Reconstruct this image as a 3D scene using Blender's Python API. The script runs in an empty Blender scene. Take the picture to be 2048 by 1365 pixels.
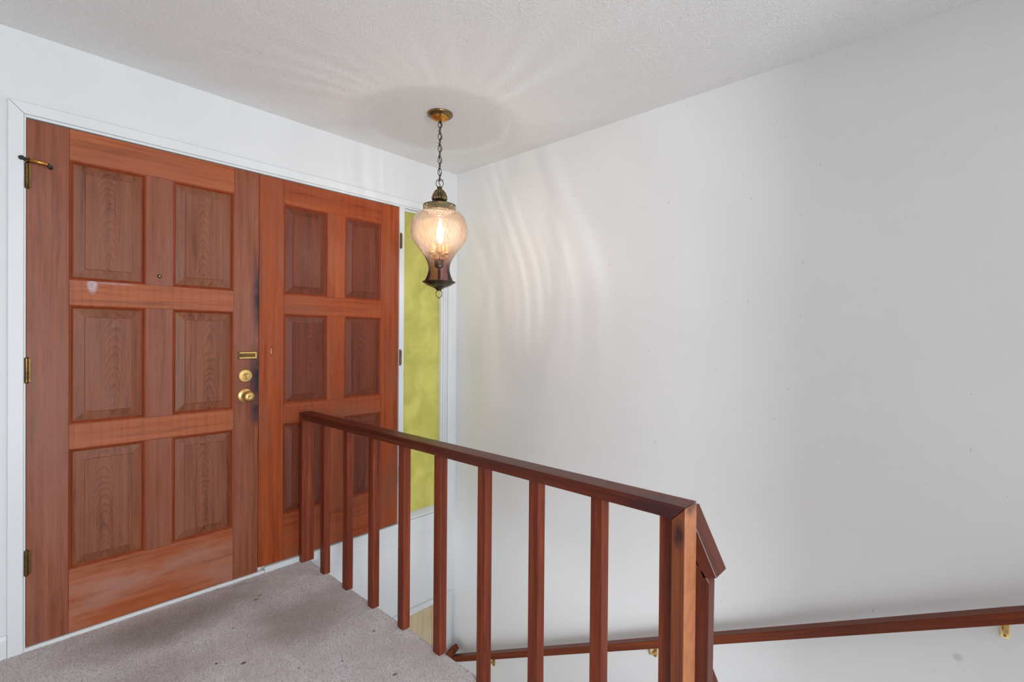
import bpy, bmesh, math, random
from mathutils import Vector, Matrix
random.seed(7)
SC = bpy.context.scene
COL = SC.collection
PI = math.pi

# ------------------------------------------------------------------ camera, world, light, exposure
CAM_Z = 1.235
cd = bpy.data.cameras.new('camera'); cam = bpy.data.objects.new('camera', cd); COL.objects.link(cam)
cd.sensor_fit = 'HORIZONTAL'; cd.sensor_width = 36.0; cd.lens = 17.1757; cd.clip_start = 0.02
yaw, pitch, roll = math.radians(47.37112), math.radians(-0.36253), math.radians(0.45536)
fw = Vector((math.sin(yaw)*math.cos(pitch), math.cos(yaw)*math.cos(pitch), math.sin(pitch)))
rt = Vector((math.cos(yaw), -math.sin(yaw), 0)); up = rt.cross(fw)
r2 = rt*math.cos(roll) + up*math.sin(roll); u2 = -rt*math.sin(roll) + up*math.cos(roll)
M = Matrix((( r2.x, u2.x, -fw.x, 0.0), (r2.y, u2.y, -fw.y, -2.67), (r2.z, u2.z, -fw.z, CAM_Z), (0, 0, 0, 1)))
cam.matrix_world = M
SC.camera = cam

W = bpy.data.worlds.new('daylight'); SC.world = W; W.use_nodes = True
bg = W.node_tree.nodes['Background']
bg.inputs['Color'].default_value = (0.93, 0.97, 1.0, 1); bg.inputs['Strength'].default_value = 1.92

def area(name, loc, target, sx, sy, power, color):
    l = bpy.data.lights.new(name, 'AREA'); l.shape = 'RECTANGLE'; l.size = sx; l.size_y = sy
    l.energy = power; l.color = color
    o = bpy.data.objects.new(name, l); COL.objects.link(o); o.location = loc
    o.rotation_euler = (Vector(target)-Vector(loc)).to_track_quat('-Z', 'Y').to_euler()
    return o
# area light standing in for an unseen window far behind the landing
area('unseen_window_daylight', (-1.45, -6.6, 1.45), (1.8, -2.0, 1.0), 0.7, 1.5, 140.0, (0.94, 0.97, 1.0))
area('rear_fill_added', (0.5, -4.38, 0.95), (0.5, 0.0, 0.95), 1.1, 1.8, 11.0, (0.95, 0.98, 1.0))  # added fill from behind the camera

SC.view_settings.view_transform = 'Standard'; SC.view_settings.look = 'None'
SC.view_settings.exposure = -0.09; SC.view_settings.gamma = 1.0
SC.view_settings.use_curve_mapping = False

# ------------------------------------------------------------------ material helpers
def srgb(r, g, b):
    f = lambda c: (c/255/12.92) if c/255 <= 0.04045 else ((c/255+0.055)/1.055)**2.4
    return (f(r), f(g), f(b), 1.0)

class NT:
    def __init__(s, name):
        s.m = bpy.data.materials.new(name); s.m.use_nodes = True
        s.t = s.m.node_tree; s.n = s.t.nodes; s.l = s.t.links
        s.b = s.n['Principled BSDF']; s.out = s.n['Material Output']
    def N(s, typ, **kw):
        n = s.n.new(typ)
        for k, v in kw.items():
            if k in n.inputs: s.put(n.inputs[k], v)
            else: setattr(n, k, v)
        return n
    def put(s, sock, v):
        if isinstance(v, bpy.types.NodeSocket): s.l.new(v, sock)
        else: sock.default_value = v
    def math(s, op, a, b=0.0, c=None, clamp=False):
        n = s.n.new('ShaderNodeMath'); n.operation = op; n.use_clamp = clamp
        s.put(n.inputs[0], a); s.put(n.inputs[1], b)
        if c is not None: s.put(n.inputs[2], c)
        return n.outputs[0]
    def mapr(s, v, a, b, c=0.0, d=1.0, smooth=False):
        n = s.n.new('ShaderNodeMapRange')
        if smooth: n.interpolation_type = 'SMOOTHSTEP'
        s.put(n.inputs[0], v); s.put(n.inputs[1], a); s.put(n.inputs[2], b); s.put(n.inputs[3], c); s.put(n.inputs[4], d)
        return n.outputs[0]
    def mix(s, fac, a, b, mode='MIX'):
        n = s.n.new('ShaderNodeMix'); n.data_type = 'RGBA'; n.blend_type = mode
        s.put(n.inputs[0], fac); s.put(n.inputs[6], a); s.put(n.inputs[7], b)
        return n.outputs[2]
    def coords(s):
        return s.n.new('ShaderNodeTexCoord').outputs['Object']
    def xyz(s, v):
        n = s.n.new('ShaderNodeSeparateXYZ'); s.l.new(v, n.inputs[0]); return n.outputs
    def comb(s, x, y, z):
        n = s.n.new('ShaderNodeCombineXYZ'); s.put(n.inputs[0], x); s.put(n.inputs[1], y); s.put(n.inputs[2], z); return n.outputs[0]
    def noise(s, v, scale, detail=3.0, rough=0.5, dist=0.0):
        n = s.n.new('ShaderNodeTexNoise'); s.put(n.inputs['Vector'], v)
        s.put(n.inputs['Scale'], scale); s.put(n.inputs['Detail'], detail); s.put(n.inputs['Roughness'], rough); s.put(n.inputs['Distortion'], dist)
        return n.outputs['Fac']
    def ramp(s, v, stops):
        n = s.n.new('ShaderNodeValToRGB'); e = n.color_ramp.elements
        while len(e) < len(stops): e.new(0.5)
        for i, (p, c) in enumerate(stops): e[i].position = p; e[i].color = c
        s.put(n.inputs[0], v); return n.outputs[0]
    def bump(s, h, strength, dist):
        n = s.n.new('ShaderNodeBump'); s.put(n.inputs['Height'], h); n.inputs['Strength'].default_value = strength
        n.inputs['Distance'].default_value = dist; s.l.new(n.outputs[0], s.b.inputs['Normal']); return n
    def fin(s, col, rough=0.5, metal=0.0, spec=0.5):
        s.put(s.b.inputs['Base Color'], col); s.put(s.b.inputs['Roughness'], rough)
        s.put(s.b.inputs['Metallic'], metal); s.put(s.b.inputs['Specular IOR Level'], spec)
        return s.m
    def spot(s, v, centre, radii, soft=0.5):
        """0..1 mask of an ellipsoid blotch round a point, for stains with a place of their own"""
        sub = s.n.new('ShaderNodeVectorMath'); sub.operation = 'SUBTRACT'; s.put(sub.inputs[0], v); sub.inputs[1].default_value = centre
        mu = s.n.new('ShaderNodeVectorMath'); mu.operation = 'MULTIPLY'; s.l.new(sub.outputs[0], mu.inputs[0]); mu.inputs[1].default_value = [1/q for q in radii]
        ln = s.n.new('ShaderNodeVectorMath'); ln.operation = 'LENGTH'; s.l.new(mu.outputs[0], ln.inputs[0])
        return s.mapr(ln.outputs['Value'], 1.0, 1.0-soft, 0.0, 1.0, True)

def maxall(t, vals):
    v = vals[0]
    for q in vals[1:]: v = t.math('MAXIMUM', v, q)
    return v

def wood(name, dark, mid, light, axis, rough=0.42, spec=0.3, cathedral=0.0, fade=None, fade_amt=0.4, line=0.5, coarse=1.0, extra=None, bump=0.25, shear=None):
    """stained timber; axis = direction of the grain; cathedral>0 adds flat-sawn arches"""
    t = NT(name); v = t.coords(); rnd = t.n.new('ShaderNodeObjectInfo').outputs['Random']
    p = t.xyz(v); o = [p[0], p[1], p[2]]
    if shear: o[shear[0]] = t.math('ADD', o[shear[0]], t.math('MULTIPLY', o[shear[1]], shear[2]))   # grain of a sloping piece
    ai = 'XYZ'.index(axis); L = o[ai]; A, B = [o[i] for i in range(3) if i != ai]
    off = t.math('MULTIPLY', rnd, 37.0)
    st = t.comb(t.math('ADD', t.math('MULTIPLY', A, 1.0), off), t.math('ADD', B, off), t.math('MULTIPLY', L, 0.035))
    fine = t.noise(st, 230.0*coarse, 4.0, 0.65)
    med = t.noise(st, 48.0*coarse, 3.0, 0.55)
    big = t.noise(t.comb(A, B, t.math('ADD', t.math('MULTIPLY', L, 0.22), off)), 9.0, 3.0, 0.6)
    g = t.math('ADD', t.math('MULTIPLY', med, 0.55), t.math('MULTIPLY', fine, 0.45))
    col = t.ramp(g, [(0.33, dark), (0.5, mid), (0.68, light)])
    col = t.mix(t.mapr(big, 0.35, 0.7, 0.0, 0.55), col, mid)
    if cathedral > 0:
        wob = t.noise(t.comb(t.math('MULTIPLY', A, 4.0), off, t.math('MULTIPLY', L, 3.0)), 2.2, 3.0, 0.55)
        x0 = t.math('MULTIPLY', t.math('SUBTRACT', rnd, 0.5), 0.07)
        dx = t.math('ADD', t.math('SUBTRACT', A, x0), t.math('MULTIPLY', t.math('SUBTRACT', wob, 0.5), 0.02))
        dz = t.math('ADD', t.math('ADD', t.math('MULTIPLY', L, 0.11), 0.075), t.math('MULTIPLY', t.math('SUBTRACT', wob, 0.5), 0.02))
        r = t.math('SQRT', t.math('ADD', t.math('MULTIPLY', dx, dx), t.math('MULTIPLY', dz, dz)))
        s = t.math('FRACT', t.math('MULTIPLY', r, 230.0))
        ring = t.math('POWER', s, 5.0)
        near = t.mapr(t.math('ABSOLUTE', dx), 0.014, 0.05, 1.0, 0.22, True)
        patchy = t.mapr(big, 0.3, 0.6, 0.35, 1.0)
        col = t.mix(t.math('MULTIPLY', t.math('MULTIPLY', ring, near), t.math('MULTIPLY', patchy, cathedral)), col, dark)
        g = t.math('SUBTRACT', g, t.math('MULTIPLY', ring, 0.2))
    if fade is not None:
        fn = t.noise(t.comb(A, B, t.math('ADD', t.math('MULTIPLY', L, 0.3), off)), 5.0, 4.0, 0.65)
        col = t.mix(t.mapr(fn, 0.38, 0.72, 0.0, fade_amt, True), col, fade)
    if extra: col = extra(t, v, col)
    t.bump(g, bump, 0.0006)
    rg = t.mapr(med, 0.3, 0.7, rough-0.06, rough+0.08)
    return t.fin(col, rg, 0.0, spec)

def paint(name, c, rough=0.5, scale=180.0, strength=0.12, dirt=0.04, extra=None, dist=0.001):
    t = NT(name); v = t.coords()
    d = t.noise(v, 1.7, 4.0, 0.6)
    dark = (c[0]*0.9, c[1]*0.9, c[2]*0.885, 1)
    col = t.mix(t.mapr(d, 0.35, 0.75, 0.0, dirt*10), c, dark)
    if extra: col = extra(t, v, col)
    t.bump(t.noise(v, scale, 3.0, 0.6), strength, dist)
    return t.fin(col, rough, 0.0, 0.35)

def metal(name, c, c2, rough=0.3, scale=30.0):
    t = NT(name); n = t.noise(t.coords(), scale, 4.0, 0.6)
    col = t.mix(t.mapr(n, 0.35, 0.7), c, c2)
    return t.fin(col, t.mapr(n, 0.3, 0.7, rough-0.07, rough+0.1), 1.0)

# ------------------------------------------------------------------ geometry helpers
def box(bm, x0, x1, y0, y1, z0, z1):
    v = [bm.verts.new(c) for c in ((x0,y0,z0),(x1,y0,z0),(x1,y1,z0),(x0,y1,z0),(x0,y0,z1),(x1,y0,z1),(x1,y1,z1),(x0,y1,z1))]
    for f in ((3,2,1,0),(4,5,6,7),(0,1,5,4),(1,2,6,5),(2,3,7,6),(3,0,4,7)): bm.faces.new([v[i] for i in f])
def bev(bm, w, seg=1):
    bmesh.ops.bevel(bm, geom=list(bm.edges), offset=w, segments=seg, profile=0.5, affect='EDGES', clamp_overlap=True)
def prism(bm, poly, axis, a0, a1):
    """extrude a 2-D polygon along an axis; poly gives the two other coordinates in xyz order"""
    def P(q, a):
        c = list(q); c.insert(axis, a); return c
    A = [bm.verts.new(P(q, a0)) for q in poly]; B = [bm.verts.new(P(q, a1)) for q in poly]
    n = len(poly)
    bm.faces.new(A); bm.faces.new(B[::-1])
    for i in range(n): bm.faces.new((A[i], B[i], B[(i+1)%n], A[(i+1)%n]))
    bmesh.ops.recalc_face_normals(bm, faces=list(bm.faces))
def lathe(bm, prof, n=48, c=(0,0), mod=None, close=False):
    rings = []
    for (r, z) in prof:
        ring = []
        for i in range(n):
            a = 2*PI*i/n; rr = r if mod is None else mod(r, z, a)
            ring.append(bm.verts.new((c[0]+rr*math.cos(a), c[1]+rr*math.sin(a), z)))
        rings.append(ring)
    m = len(rings)
    for k in range(m if close else m-1):
        R0, R1 = rings[k], rings[(k+1)%m]
        for i in range(n): bm.faces.new((R0[i], R0[(i+1)%n], R1[(i+1)%n], R1[i]))
    if not close:
        for ring in (rings[0], rings[-1]):
            if prof[0][0] > 1e-5: bm.faces.new(ring)
    bmesh.ops.recalc_face_normals(bm, faces=list(bm.faces))
def tube(bm, pts, rad, n=8, closed=False, cap=True):
    pts = [Vector(p) for p in pts]; m = len(pts); rings = []; prev = None
    for k in range(m):
        a = pts[k-1] if (k > 0 or closed) else pts[k]; b = pts[(k+1) % m] if (k < m-1 or closed) else pts[k]
        d = (b-a).normalized()
        if prev is None:
            s = d.orthogonal().normalized()
        else:
            s = (prev - d*prev.dot(d)); s = s.normalized() if s.length > 1e-6 else d.orthogonal().normalized()
        prev = s; w = d.cross(s); rr = rad[k] if isinstance(rad, (list, tuple)) else rad
        rings.append([bm.verts.new(pts[k]+rr*(s*math.cos(2*PI*i/n)+w*math.sin(2*PI*i/n))) for i in range(n)])
    for k in range(m if closed else m-1):
        R0, R1 = rings[k], rings[(k+1) % m]
        for i in range(n): bm.faces.new((R0[i], R0[(i+1)%n], R1[(i+1)%n], R1[i]))
    if cap and not closed: bm.faces.new(rings[0][::-1]); bm.faces.new(rings[-1])
    bmesh.ops.recalc_face_normals(bm, faces=list(bm.faces))

def wpos(o):
    v = Vector((0, 0, 0))
    while o is not None: v = v + o.location; o = o.parent
    return v
def obj(name, bm, mat, parent=None, origin=None, smooth=False):
    """one mesh object; bm is in world coordinates; origin = where its own origin sits"""
    base = wpos(parent) if parent else Vector((0, 0, 0))
    og = Vector(origin) if origin is not None else base
    bmesh.ops.translate(bm, verts=list(bm.verts), vec=-og)
    me = bpy.data.meshes.new(name); bm.to_mesh(me); bm.free(); me.materials.append(mat)
    if smooth:
        for p in me.polygons: p.use_smooth = True
    o = bpy.data.objects.new(name, me); COL.objects.link(o)
    if parent: o.parent = parent
    o.location = og - base
    return o
def smooth_angle(o, deg=35):
    me = o.data
    for p in me.polygons: p.use_smooth = True
    me.set_sharp_from_angle(angle=math.radians(deg))
def tag(o, label=None, cat=None, group=None, kind=None):
    if label: o['label'] = label
    if cat: o['category'] = cat
    if group: o['group'] = group
    if kind: o['kind'] = kind
    return o
def empty(name, loc):
    o = bpy.data.objects.new(name, None); COL.objects.link(o); o.location = loc; o.empty_display_size = 0.1
    return o
def bxo(name, b, mat, parent=None, w=0.0, origin=None):
    bm = bmesh.new(); box(bm, *b)
    if w: bev(bm, w)
    return obj(name, bm, mat, parent, origin)

# ------------------------------------------------------------------ materials
XR = 2.3075           # right-hand wall
ZC = 2.40             # ceiling
ZL = -2.02            # floor at the foot of the stairs
def wall_marks(t, v, col):
    sc = t.noise(t.comb(t.xyz(v)[0], t.math('MULTIPLY', t.xyz(v)[1], 3.0), t.xyz(v)[2]), 26.0, 2.0, 0.5)
    col = t.mix(t.mapr(sc, 0.735, 0.78, 0.0, 0.5), col, srgb(150, 148, 145))
    m = t.spot(v, (XR, -2.67, 0.133), (0.1, 0.020, 0.020), 0.8)
    col = t.mix(t.math('MULTIPLY', m, 0.28), col, srgb(120, 120, 122))
    return col
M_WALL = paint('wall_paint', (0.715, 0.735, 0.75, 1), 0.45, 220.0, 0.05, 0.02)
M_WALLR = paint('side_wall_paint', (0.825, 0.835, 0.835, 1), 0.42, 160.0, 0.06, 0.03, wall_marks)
M_WALLL = paint('added_wall_taupe', (0.34, 0.31, 0.29, 1), 0.6)  # dull tone chosen to weaken bounce off the added left wall
M_TRIM = paint('trim_paint', (0.72, 0.755, 0.775, 1), 0.32, 90.0, 0.05, 0.03)
t = NT('ceiling_texture'); v = t.coords()
h1 = t.noise(v, 130.0, 4.0, 0.65); h2 = t.noise(v, 48.0, 2.0, 0.5)
h = t.math('ADD', t.mapr(h1, 0.42, 0.68, 0, 1), t.math('MULTIPLY', t.mapr(h2, 0.5, 0.7, 0, 1), 0.6))
t.bump(h, 0.5, 0.0045)
cc = t.mix(t.mapr(h1, 0.40, 0.64, 0.0, 1.0), (0.84, 0.84, 0.835, 1), (0.93, 0.93, 0.93, 1))
cc = t.mix(t.mapr(t.noise(v, 33.0, 1.0, 0.4), 0.80, 0.83, 0, 0.35), cc, srgb(165, 163, 160))
M_CEIL = t.fin(cc, 0.9, 0, 0.1)

# carpet: grey-mauve loop pile with walked-in dirt and little dark spots
def carpet(name, stains=True):
    t = NT(name); v = t.coords()
    n1 = t.noise(v, 420.0, 3.0, 0.7); n2 = t.noise(v, 150.0, 3.0, 0.6); n3 = t.noise(v, 3.2, 5.0, 0.65); n4 = t.noise(v, 11.0, 3.0, 0.6)
    col = t.ramp(n1, [(0.25, srgb(205, 198, 200)), (0.5, srgb(240, 235, 237)), (0.75, srgb(252, 250, 251))])
    tuft = t.N('ShaderNodeAttribute', attribute_name='tuft').outputs['Fac']
    col = t.mix(t.mapr(tuft, 0.0, 1.0, 0.0, 0.85), col, srgb(118, 110, 112))
    col = t.mix(t.mapr(n2, 0.3, 0.7, 0.3, 0.0), col, srgb(222, 216, 217))
    col = t.mix(t.mapr(n4, 0.5, 0.72, 0.0, 0.35), col, srgb(214, 194, 193))
    col = t.mix(t.mapr(n3, 0.42, 0.68, 0.0, 0.55), col, srgb(204, 194, 189))
    if stains:
        for c, r, k, kc in (((0.58, -0.18, 0), (0.50, 0.22, 1), 0.65, srgb(138, 122, 114)), ((0.95, -0.55, 0), (0.36, 0.30, 1), 0.5, srgb(150, 130, 120)),
                            ((0.40, -0.55, 0), (0.35, 0.2, 1), 0.35, srgb(155, 132, 126)), ((0.86, -0.05, 0), (0.2, 0.03, 1), 0.3, srgb(110, 116, 126))):
            wv = t.N('ShaderNodeVectorMath', operation='ADD'); t.l.new(v, wv.inputs[0])
            wn = t.N('ShaderNodeTexNoise'); t.l.new(v, wn.inputs['Vector']); wn.inputs['Scale'].default_value = 6.0
            sc2 = t.N('ShaderNodeVectorMath', operation='SCALE'); t.l.new(wn.outputs['Color'], sc2.inputs[0]); sc2.inputs['Scale'].default_value = 0.16
            sb = t.N('ShaderNodeVectorMath', operation='SUBTRACT'); t.l.new(sc2.outputs[0], sb.inputs[0]); sb.inputs[1].default_value = (0.08, 0.08, 0.08)
            t.l.new(sb.outputs[0], wv.inputs[1])
            col = t.mix(t.math('MULTIPLY', t.spot(wv.outputs[0], c, r, 0.85), k), col, kc)
        sp = []
        for (x, y, a, b) in ((0.872, -0.252, .016, .008), (0.898, -0.228, .011, .006), (0.671, -0.690, .014, .010), (1.026, -1.158, .012, .008),
                             (1.117, -0.869, .007, .007), (0.60, -0.62, .006, .01), (0.72, -0.42, .006, .006), (0.55, -0.75, .006, .006),
                             (1.02, -0.80, .005, .008), (0.93, -0.95, .006, .006), (1.08, -0.60, .005, .005), (0.80, -0.87, .006, .006)):
            sp.append(t.spot(v, (x, y, 0), (a, b, 1), 0.5))
        col = t.mix(t.math('MULTIPLY', maxall(t, sp), t.mapr(n2, 0.35, 0.6, 0.4, 0.9)), col, srgb(52, 42, 40))
    t.bump(t.math('ADD', n1, t.math('MULTIPLY', n2, 0.8)), 0.45, 0.004)
    return t.fin(col, 0.95, 0, 0.08)
M_CARPET = carpet('grey_carpet'); M_CARPET2 = carpet('stair_carpet', False)

# cedar of the entrance doors
def lockstain(t, v, col):
    # black weathering beside the locks (door origin at its hinge-side bottom corner)
    ns = t.noise(v, 14.0, 4.0, 0.65)
    a = maxall(t, [t.spot(v, (0.850, 0, 1.00), (0.066, 1, 0.26), 0.9), t.spot(v, (0.842, 0, 0.83), (0.042, 1, 0.10), 0.9),
                   t.spot(v, (0.852, 0, 1.42), (0.048, 1, 0.30), 0.95)])
    return t.mix(t.math('MULTIPLY', a, t.mapr(ns, 0.28, 0.5, 0.6, 1.0)), col, srgb(30, 28, 42))
def chalk(t, v, col):
    ns = t.noise(t.comb(t.math('MULTIPLY', t.xyz(v)[0], 0.25), 0.0, t.xyz(v)[2]), 260.0, 2.0, 0.6)
    a = maxall(t, [t.spot(v, (0.196, 0, 1.428), (0.022, 1, 0.045), 0.6), t.math('MULTIPLY', t.spot(v, (0.27, 0, 1.443), (0.10, 1, 0.012), 0.7), 0.45)])
    return t.mix(t.math('MULTIPLY', a, t.mapr(ns, 0.35, 0.6, 0.25, 0.95)), col, srgb(190, 178, 186))
D1 = dict(dark=srgb(92, 48, 30), mid=srgb(134, 74, 50), light=srgb(156, 94, 68), fade=srgb(144, 98, 86), fade_amt=0.5, rough=0.42)
D1H = dict(D1, dark=srgb(102, 50, 24), mid=srgb(160, 84, 46), light=srgb(178, 102, 62), fade=srgb(154, 94, 72), fade_amt=0.5)
D2 = dict(dark=srgb(100, 38, 17), mid=srgb(150, 66, 25), light=srgb(168, 84, 36), fade=srgb(134, 80, 58), fade_amt=0.8, rough=0.42)
PANEL1 = dict(dark=srgb(68, 37, 24), mid=srgb(128, 74, 50), light=srgb(148, 92, 65), fade=srgb(138, 92, 74), fade_amt=0.55, rough=0.44)
PANEL2 = dict(dark=srgb(62, 28, 17), mid=srgb(108, 50, 30), light=srgb(128, 62, 38), fade=srgb(106, 60, 44), fade_amt=0.4, rough=0.46)
M_D1V = wood('cedar_faded_upright', axis='Z', **D1); M_D1H = wood('cedar_faded_level', axis='X', **D1H)
M_D1LOCK = wood('cedar_lock_stile', axis='Z', extra=lockstain, **D1)
M_D1RAIL = wood('cedar_rail_flat_sawn', axis='X', cathedral=0.6, extra=chalk, **D1H)
M_D1BOT = wood('cedar_bottom_rail_sheen', axis='X', **dict(D1H, fade=srgb(166, 122, 108), fade_amt=0.95))  # stronger fade than the other rails, standing in for daylight sheen
M_D2V = wood('cedar_red_upright', axis='Z', **D2); M_D2H = wood('cedar_red_level', axis='X', cathedral=0.55, **D2)
M_P1 = wood('cedar_panel_faded', axis='Z', cathedral=0.85, **PANEL1); M_P2 = wood('cedar_panel_red', axis='Z', cathedral=0.7, **PANEL2)
M_MOULD = wood('cedar_moulding', srgb(104, 42, 17), srgb(140, 62, 30), srgb(156, 76, 40), 'Z', rough=0.45)
# railing timber
RW0 = dict(dark=srgb(48, 16, 8), mid=srgb(88, 36, 20), light=srgb(118, 56, 33), rough=0.38, spec=0.3)
RW = dict(dark=srgb(70, 25, 12), mid=srgb(116, 50, 28), light=srgb(152, 76, 45), rough=0.38, spec=0.3)
def railstain(t, v, col):
    ns = t.noise(v, 90.0, 3.0, 0.7)
    a = t.math('MULTIPLY', t.spot(v, (0.0, -2.10, 0.818), (0.03, 0.045, 0.02), 0.8), t.mapr(ns, 0.45, 0.62, 0, 0.8))
    col = t.mix(a, col, srgb(34, 26, 24))
    b = t.spot(v, (-0.035, -2.10, 0.80), (0.03, 0.16, 0.05), 0.9)
    return t.mix(t.math('MULTIPLY', b, 0.55), col, srgb(42, 34, 48))
def newel_stain_lit(t, v, col):
    ns = t.noise(v, 30.0, 3.0, 0.6)
    b = maxall(t, [t.spot(v, (-0.035, -2.155, 0.745), (0.012, 0.02, 0.05), 0.8), t.spot(v, (0.0, -2.17, 0.815), (0.05, 0.03, 0.035), 0.8)])
    lit_face = t.spot(v, (0.0, -2.176, 0.3), (0.2, 0.010, 3.0), 0.5)  # front face painted paler: the brighter light there is put into the colour
    col = t.mix(t.math('MULTIPLY', lit_face, t.mapr(ns, 0.2, 0.6, 0.45, 0.8)), col, srgb(186, 124, 86))
    return t.mix(t.math('MULTIPLY', b, t.mapr(ns, 0.3, 0.6, 0.4, 0.9)), col, srgb(40, 30, 34))
M_RAILY = wood('redwood_rail', axis='Y', extra=railstain, **RW0)
RW2 = dict(RW); RW2.update(dark=srgb(76, 34, 17), mid=srgb(118, 62, 36), light=srgb(144, 84, 52))
M_NEWEL = wood('redwood_newel', axis='Z', extra=newel_stain_lit, **RW2)
M_BAL = wood('redwood_baluster', axis='Z', **RW)
M_STUBP = wood('redwood_stub_post', axis='Z', **dict(RW, dark=srgb(50, 20, 14), mid=srgb(88, 42, 31), light=srgb(112, 60, 45)))
M_STUB = wood('redwood_stub', axis='Z', shear=(1, 2, -0.473), **dict(RW, dark=srgb(50, 20, 14), mid=srgb(88, 42, 31), light=srgb(112, 60, 45)))
M_HAND = wood('redwood_handrail', axis='Y', shear=(2, 1, 0.5022), **dict(RW, spec=0.2, dark=srgb(66, 24, 9), mid=srgb(110, 48, 22), light=srgb(138, 68, 34)))
M_LDOOR = wood('pale_birch', srgb(186, 166, 124), srgb(208, 190, 150), srgb(222, 208, 174), 'Z', rough=0.3, cathedral=0.12, fade=srgb(228, 218, 196), fade_amt=0.6)
# metals
M_BRASS = metal('polished_brass', srgb(224, 190, 128), srgb(204, 166, 100), 0.34)
M_BRASSD = metal('tarnished_brass', srgb(126, 98, 58), srgb(84, 66, 44), 0.36)
M_ANT = metal('antique_brass', srgb(142, 128, 98), srgb(92, 80, 60), 0.27)
M_ANTD = metal('dark_antique_brass', srgb(104, 94, 74), srgb(62, 54, 42), 0.28)
M_GOLD = metal('lamp_gold', srgb(226, 168, 84), srgb(190, 126, 54), 0.28)
M_CANOPY = metal('canopy_brass', srgb(150, 130, 92), srgb(112, 92, 60), 0.3)
t = NT('chain_metal'); M_CHAIN = t.fin(t.mix(t.noise(t.coords(), 60.0), srgb(84, 68, 52), srgb(52, 42, 34)), 0.4, 0.9)
t = NT('dark_gap'); M_DARK = t.fin(t.mix(t.noise(t.coords(), 40.0), srgb(30, 22, 18), srgb(18, 14, 12)), 0.8)
t = NT('rubber'); M_RUBBER = t.fin(t.mix(t.noise(t.coords(), 40.0), srgb(52, 56, 56), srgb(34, 36, 36)), 0.7)

# yellow obscure glass
t = NT('yellow_glass'); v = t.coords()
n1 = t.noise(v, 5.5, 4.0, 0.6, 0.6); n2 = t.noise(v, 26.0, 3.0, 0.6)
gc = t.mix(t.mapr(n1, 0.34, 0.66), srgb(236, 231, 158), srgb(214, 210, 134))
gc = t.mix(t.mapr(n2, 0.6, 0.75, 0, 0.25), gc, srgb(196, 192, 118))
tr = t.N('ShaderNodeBsdfTranslucent', Color=gc); gl = t.N('ShaderNodeBsdfGlossy', Roughness=0.16)
bm_ = t.N('ShaderNodeBump'); t.l.new(n2, bm_.inputs['Height']); bm_.inputs['Strength'].default_value = 0.25; bm_.inputs['Distance'].default_value = 0.002
t.l.new(bm_.outputs[0], gl.inputs['Normal'])
df = t.N('ShaderNodeBsdfDiffuse', Color=gc)
m0 = t.N('ShaderNodeMixShader'); m0.inputs[0].default_value = 0.25; t.l.new(tr.outputs[0], m0.inputs[1]); t.l.new(df.outputs[0], m0.inputs[2])
fr = t.N('ShaderNodeFresnel'); fr.inputs['IOR'].default_value = 1.45
m1 = t.N('ShaderNodeMixShader'); t.l.new(fr.outputs[0], m1.inputs[0]); t.l.new(m0.outputs[0], m1.inputs[1]); t.l.new(gl.outputs[0], m1.inputs[2])
t.l.new(m1.outputs[0], t.out.inputs['Surface']); M_YGLASS = t.m

# swirled amethyst lamp glass: the ribs pass more or less light
t = NT('swirled_pink_glass')
at = t.N('ShaderNodeAttribute', attribute_name='rib'); rib = at.outputs['Fac']
ht = t.N('ShaderNodeAttribute', attribute_name='low'); low = ht.outputs['Fac']
lw = t.N('ShaderNodeLayerWeight'); lw.inputs['Blend'].default_value = 0.35
thin = t.mix(low, (1.0, 0.94, 0.88, 1), (0.92, 0.70, 0.69, 1)); thick = t.mix(low, (0.53, 0.40, 0.345, 1), (0.56, 0.34, 0.35, 1))
tc = t.mix(rib, thin, thick)
tc = t.mix(t.math('POWER', lw.outputs['Facing'], 2.5), tc, (0.72, 0.46, 0.42, 1))
tp = t.N('ShaderNodeBsdfTransparent', Color=tc); gs = t.N('ShaderNodeBsdfGlossy', Roughness=0.06)
tl = t.N('ShaderNodeBsdfTranslucent', Color=(1.0, 0.62, 0.40, 1))
ma = t.N('ShaderNodeMixShader'); t.put(ma.inputs[0], t.math('ADD', 0.03, t.math('MULTIPLY', rib, 0.02))); t.l.new(tp.outputs[0], ma.inputs[1]); t.l.new(tl.outputs[0], ma.inputs[2])
fr = t.N('ShaderNodeFresnel'); fr.inputs['IOR'].default_value = 1.35
mb = t.N('ShaderNodeMixShader'); t.l.new(fr.outputs[0], mb.inputs[0]); t.l.new(ma.outputs[0], mb.inputs[1]); t.l.new(gs.outputs[0], mb.inputs[2])
t.l.new(mb.outputs[0], t.out.inputs['Surface']); M_SHADE = t.m
# clear bulb glass
t = NT('clear_bulb_glass')
tp = t.N('ShaderNodeBsdfTransparent', Color=(0.97, 0.95, 0.92, 1)); gs = t.N('ShaderNodeBsdfGlossy', Roughness=0.04)
fr = t.N('ShaderNodeFresnel'); fr.inputs['IOR'].default_value = 1.10
mb = t.N('ShaderNodeMixShader'); t.l.new(fr.outputs[0], mb.inputs[0]); t.l.new(tp.outputs[0], mb.inputs[1]); t.l.new(gs.outputs[0], mb.inputs[2])
t.l.new(mb.outputs[0], t.out.inputs['Surface']); M_BULB = t.m
t = NT('glowing_bulb'); em = t.N('ShaderNodeEmission', Color=(1.0, 0.95, 0.84, 1), Strength=14.0)
tp = t.N('ShaderNodeBsdfTransparent'); ad = t.N('ShaderNodeAddShader'); t.l.new(em.outputs[0], ad.inputs[0]); t.l.new(tp.outputs[0], ad.inputs[1])
t.l.new(ad.outputs[0], t.out.inputs['Surface']); M_GLOW = t.m
t = NT('filament'); em = t.N('ShaderNodeEmission', Color=(0.92, 1.0, 1.03, 1), Strength=5000.0)
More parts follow.
